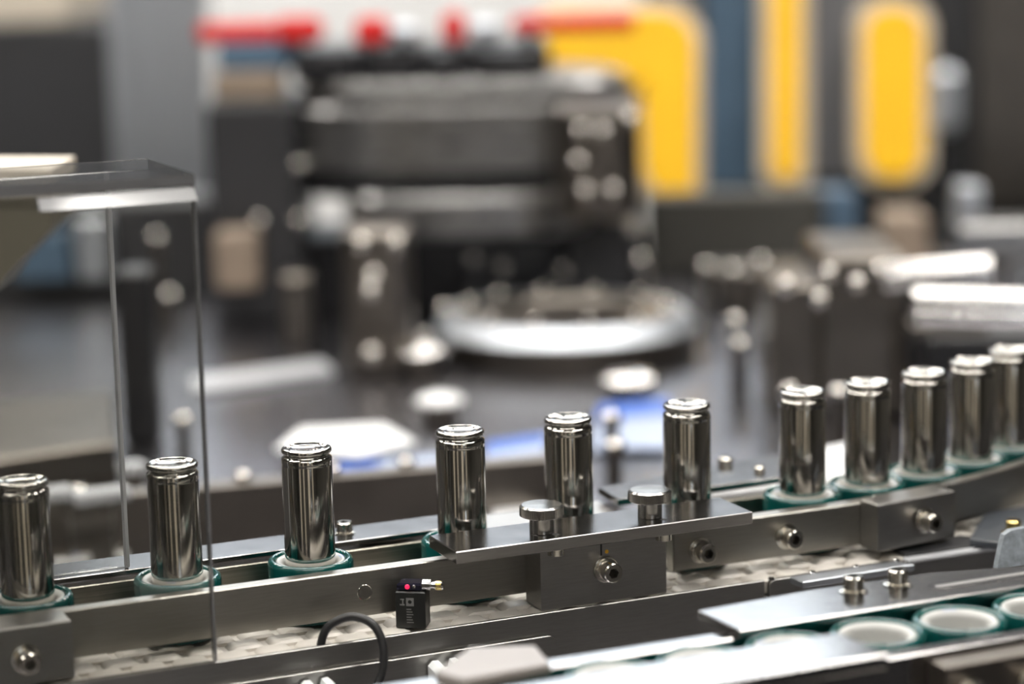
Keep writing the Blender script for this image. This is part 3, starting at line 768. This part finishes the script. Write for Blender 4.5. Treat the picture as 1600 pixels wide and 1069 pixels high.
# aluminium profile column, cabinets, yellow guards
al = thing('profile_column', at_depth(246, 300, 2.6) * 1, 'blue-grey aluminium profile column behind the acrylic cover', 'column')
v_ = at_depth(246, 200, 2.6); al.location = Vector((v_.x, v_.y, 0))
for k, (x0, x1) in enumerate(((176, 212), (216, 258), (262, 300), (303, 322))):
    put('profile_rib', *pxbox(x0, x1, -60, 400, 2.6 + (k % 2) * .006, .05, 0, .002), 'alu', al)
put('profile_core', *pxbox(178, 320, -60, 400, 2.62, .04, 0, 0), 'alu', al)
cb = thing('machine_cabinet', Vector((at_depth(1350, 200, 2.9).x, at_depth(1350, 200, 2.9).y, 0)), 'dark grey machine cabinet with yellow guards and a blue side panel', 'cabinet')
put('body', *pxbox(1090, 1900, -260, 420, 2.92, .3, 0, .003), 'charcoal', cb)
put('blue_panel', *pxbox(1102, 1192, -200, 300, 2.90, .02, None, .003), 'slate', cb)
put('grey_panel', *pxbox(1256, 1345, -200, 285, 2.90, .02, None, .003), 'grey_paint', cb)
put('brown_panel', *pxbox(1530, 1700, -200, 330, 2.90, .02, None, .003), 'bronze', cb)
def guard(parent, x0, x1, y0, y1, d, rpx, name='yellow_guard', rim=16):
    def shape(x0, x1, y0, y1, r):
        pts = []
        for (cx_, cy_, a0_) in ((x1 - r, y0 + r, -90), (x1 - r, y1 - r, 0), (x0 + r, y1 - r, 90), (x0 + r, y0 + r, 180)):
            for k in range(7):
                a = math.radians(a0_ + 15 * k); pts.append((cx_ + r * math.cos(a), cy_ + r * math.sin(a)))
        return pts
    def ex(pts, dd, th):
        f_ = [at_depth(x, y, dd) for x, y in pts]
        return loft([f_, [p + Vector((0, th, 0)) for p in f_]])
    o = put(name, *ex(shape(x0, x1, y0, y1, rpx), d, .02), 'yellow', parent)
    put('guard_rim', *ex(shape(x0 - rim, x1 + rim, y0 - rim, y1 + rim, rpx + rim * .5), d + .012, .03), 'beige', o)
guard(cb, 1206, 1250, -120, 280, 2.84, 18)
guard(cb, 1352, 1442, 12, 278, 2.84, 40)
put('pale_handle', *pxbox(1462, 1500, 105, 210, 2.85, .03, None, .01), 'alu', cb)
# yellow machine frame (vertical leg and top arm)
yf = thing('yellow_frame', Vector((at_depth(1050, 200, 2.6).x, at_depth(1050, 200, 2.6).y, 0)), 'yellow painted machine frame with a rounded top corner', 'frame')
def arc_pts(cx_, cy_, r, a0_, a1_, n=8): return [(cx_ + r * math.cos(math.radians(a0_ + (a1_ - a0_) * k / n)), cy_ + r * math.sin(math.radians(a0_ + (a1_ - a0_) * k / n))) for k in range(n + 1)]
shp = [(850, 22)] + arc_pts(1035, 70, 50, -90, 0) + [(1085, 330)] + [(1040, 320), (1008, 270), (1005, 190)] + arc_pts(985, 150, 20, 0, -90, 5) + [(930, 128), (905, 100), (850, 96)]
shr = [(845, 8)] + arc_pts(1040, 66, 60, -90, 0) + [(1100, 345), (1030, 345), (990, 280)] + [(985, 160), (925, 142), (895, 110), (845, 108)]
def ex2(pts, dd, th):
    f_ = [at_depth(x, y, dd) for x, y in pts]
    return loft([f_, [p + Vector((0, th, 0)) for p in f_]])
put('yellow_face', *ex2(shp, 2.58, .03), 'yellow', yf)
put('beige_edge', *ex2(shr, 2.60, .05), 'beige', yf)
put('lower_leg', *pxbox(1030, 1098, 340, 500, 2.61, .06, 0, .003), 'grey_paint', yf)
wc = thing('bright_wall_box', Vector((at_depth(660, 0, 4.6).x, at_depth(660, 0, 4.6).y, 0)), 'pale box standing in for the bright back wall behind the red knobs', 'cabinet')  # added pale box in place of the bright strip of back wall
put('body', *pxbox(328, 1000, -30, 300, 4.6, .4, 0, .004), 'white', wc)
put('top_rail', *pxbox(320, 1008, -50, -30, 4.58, .44, None, .004), 'alu', wc)
# cabinet far left and beige hood
lc = thing('dark_cabinet', Vector((at_depth(60, 200, 3.0).x, at_depth(60, 200, 3.0).y, 0)), 'dark beige-topped cabinet beside the aluminium profile column', 'cabinet')
put('body', *pxbox(-300, 178, 40, 420, 3.0, .4, 0, .003), 'charcoal', lc)
put('beige_top', *pxbox(-300, 100, -90, 40, 3.0, .4, None, .003), 'beige', lc)
put('blue_window', *pxbox(-60, 55, 62, 125, 2.99, .01, None, 0), 'alu', lc)
# hood with its lit top painted beige inside the acrylic cover
hd = thing('olive_hood', at_depth(20, 800, 1.16) * 1, 'olive grey angled hood with its lit top painted pale behind the acrylic cover', 'hood')
hd.location = Vector((at_depth(-40, 300, 1.16).x, at_depth(-40, 300, 1.16).y, TZ))
put('hood_panel', *ex2([(-120, 290), (80, 288), (82, 355), (10, 430), (-10, 460), (-120, 520)], 1.16, .06), 'olive', hd)
put('painted_lit_top', *ex2([(-120, 266), (80, 266), (81, 289), (-120, 291)], 1.155, .065), 'beige', hd)  # light on the hood top put in as a paler colour
put('hood_post', *pxbox(-115, -60, 470, 700, 1.17, .04, TZ + .0005, .001), 'olive', hd)

# steel block assembly on the right
sb = thing('steel_fixture', Vector((at_depth(1350, 500, 1.66).x, at_depth(1350, 500, 1.66).y, TZ)), 'brown-grey steel fixture block with polished bars behind the bend', 'fixture')
bk = put('block', *pxbox(1288, 1415, 395, 640, 1.66, .12, TZ + .0005, .003), 'bronze', sb)
put('dark_column', *pxbox(1415, 1450, 430, 640, 1.66, .10, TZ + .0005, .003), 'charcoal', sb)
put('under_block', *pxbox(1450, 1760, 520, 640, 1.60, .10, TZ + .0005, .003), 'black', sb)
put('low_bar', *pxbox(1425, 1545, 505, 528, 1.55, .03, None, .002), 'bronze', sb)
def bar(parent, name, p0, p1, d, r, mat='polished'):
    a, b = at_depth(*p0, d), at_depth(*p1, d)
    put(name, *tube([a, a.lerp(b, .5), b], r, 28), mat, parent, True)
bar(sb, 'polished_bar', (1378, 436), (1545, 422), 1.62, .0105)
bar(sb, 'polished_bar', (1425, 470), (1760, 478), 1.48, .0085)
bar(sb, 'polished_bar', (1430, 492), (1760, 498), 1.48, .0070)
put('cross_beam', *pxbox(1500, 1760, 350, 400, 1.95, .06, None, .003), 'cast', sb)
put('back_post', *pxbox(1580, 1660, 400, 640, 1.97, .06, TZ + .0005, .003), 'cast', sb)
for px, py, dd in ((1230, 448, 1.62), (1282, 470, 1.62), (1296, 430, 1.62), (1375, 425, 1.60), (1340, 445, 1.62)):
    bolt_head(sb, at_depth(px, py, dd), Vector((0, -1, .5)), 5.5, 8, 'bolt_steel')
put('side_block', *pxbox(1205, 1300, 440, 640, 1.68, .08, TZ + .0005, .003), 'bronze', sb)
# small blocks behind it
tag(put('tan_block', *pxbox(1385, 1450, 336, 378, 2.3, .06, TZ, .003), 'cork', None), 'tan block on the table behind the steel fixture', 'block')
tag(put('blue_block', *pxbox(1262, 1340, 300, 360, 2.35, .06, TZ, .003), 'slate', None), 'dark blue block below the yellow guards', 'block')
tag(put('grey_post', *pxbox(1500, 1535, 290, 380, 2.3, .04, TZ, .003), 'alu', None), 'short grey post under the brown cabinet panel', 'post')
# shiny studs standing on the table between the machines
STUDS = [(1104, 416, 2.0), (1146, 422, 2.0), (1190, 408, 2.0), (695, 482, 1.95), (660, 526, 1.9), (1158, 536, 1.72), (1150, 500, 1.75),
         (285, 655, 1.6), (245, 370, 2.1), (265, 460, 2.05), (960, 696, 1.45), (955, 652, 1.5), (1235, 610, 1.55), (1240, 675, 1.5), (1312, 612, 1.5)]
near = ['right of the yellow frame foot', 'between the yellow frame and the blue panel', 'below the blue panel', 
        'at the left end of the index disc', 'left of the index disc beside the front column', 'above the sixth and seventh cells', 'behind the stud above the sixth cell',
        'right of the acrylic edge over the pale disc', 'seen high through the acrylic side panel', 'seen halfway through the acrylic side panel', 'low between the fifth and sixth cells', 'high between the fifth and sixth cells',
        'left of the seventh cell top', 'left of the seventh cell body', 'between the seventh and eighth cells']
for (px, py, dd), nr in zip(STUDS, near):
    p = at_depth(px, py, dd)
    b_ = Vector((p.x, p.y, TZ + .0005)); h_ = (p.z - b_.z) * 1000
    if h_ < 8: h_ = 8
    o = thing('steel_stud', b_, 'shiny steel stud ' + nr, 'stud', 'shiny studs on the machine table')
    put('shank', *lathe([(4.5, 0), (4.5, h_ - 4)], 16, b_), 'bronze', o, True)
    bolt_head(o, b_ + Vector((0, 0, (h_ - 4) * MM)), UP, 6.5, 8, 'bolt_steel', 'head')
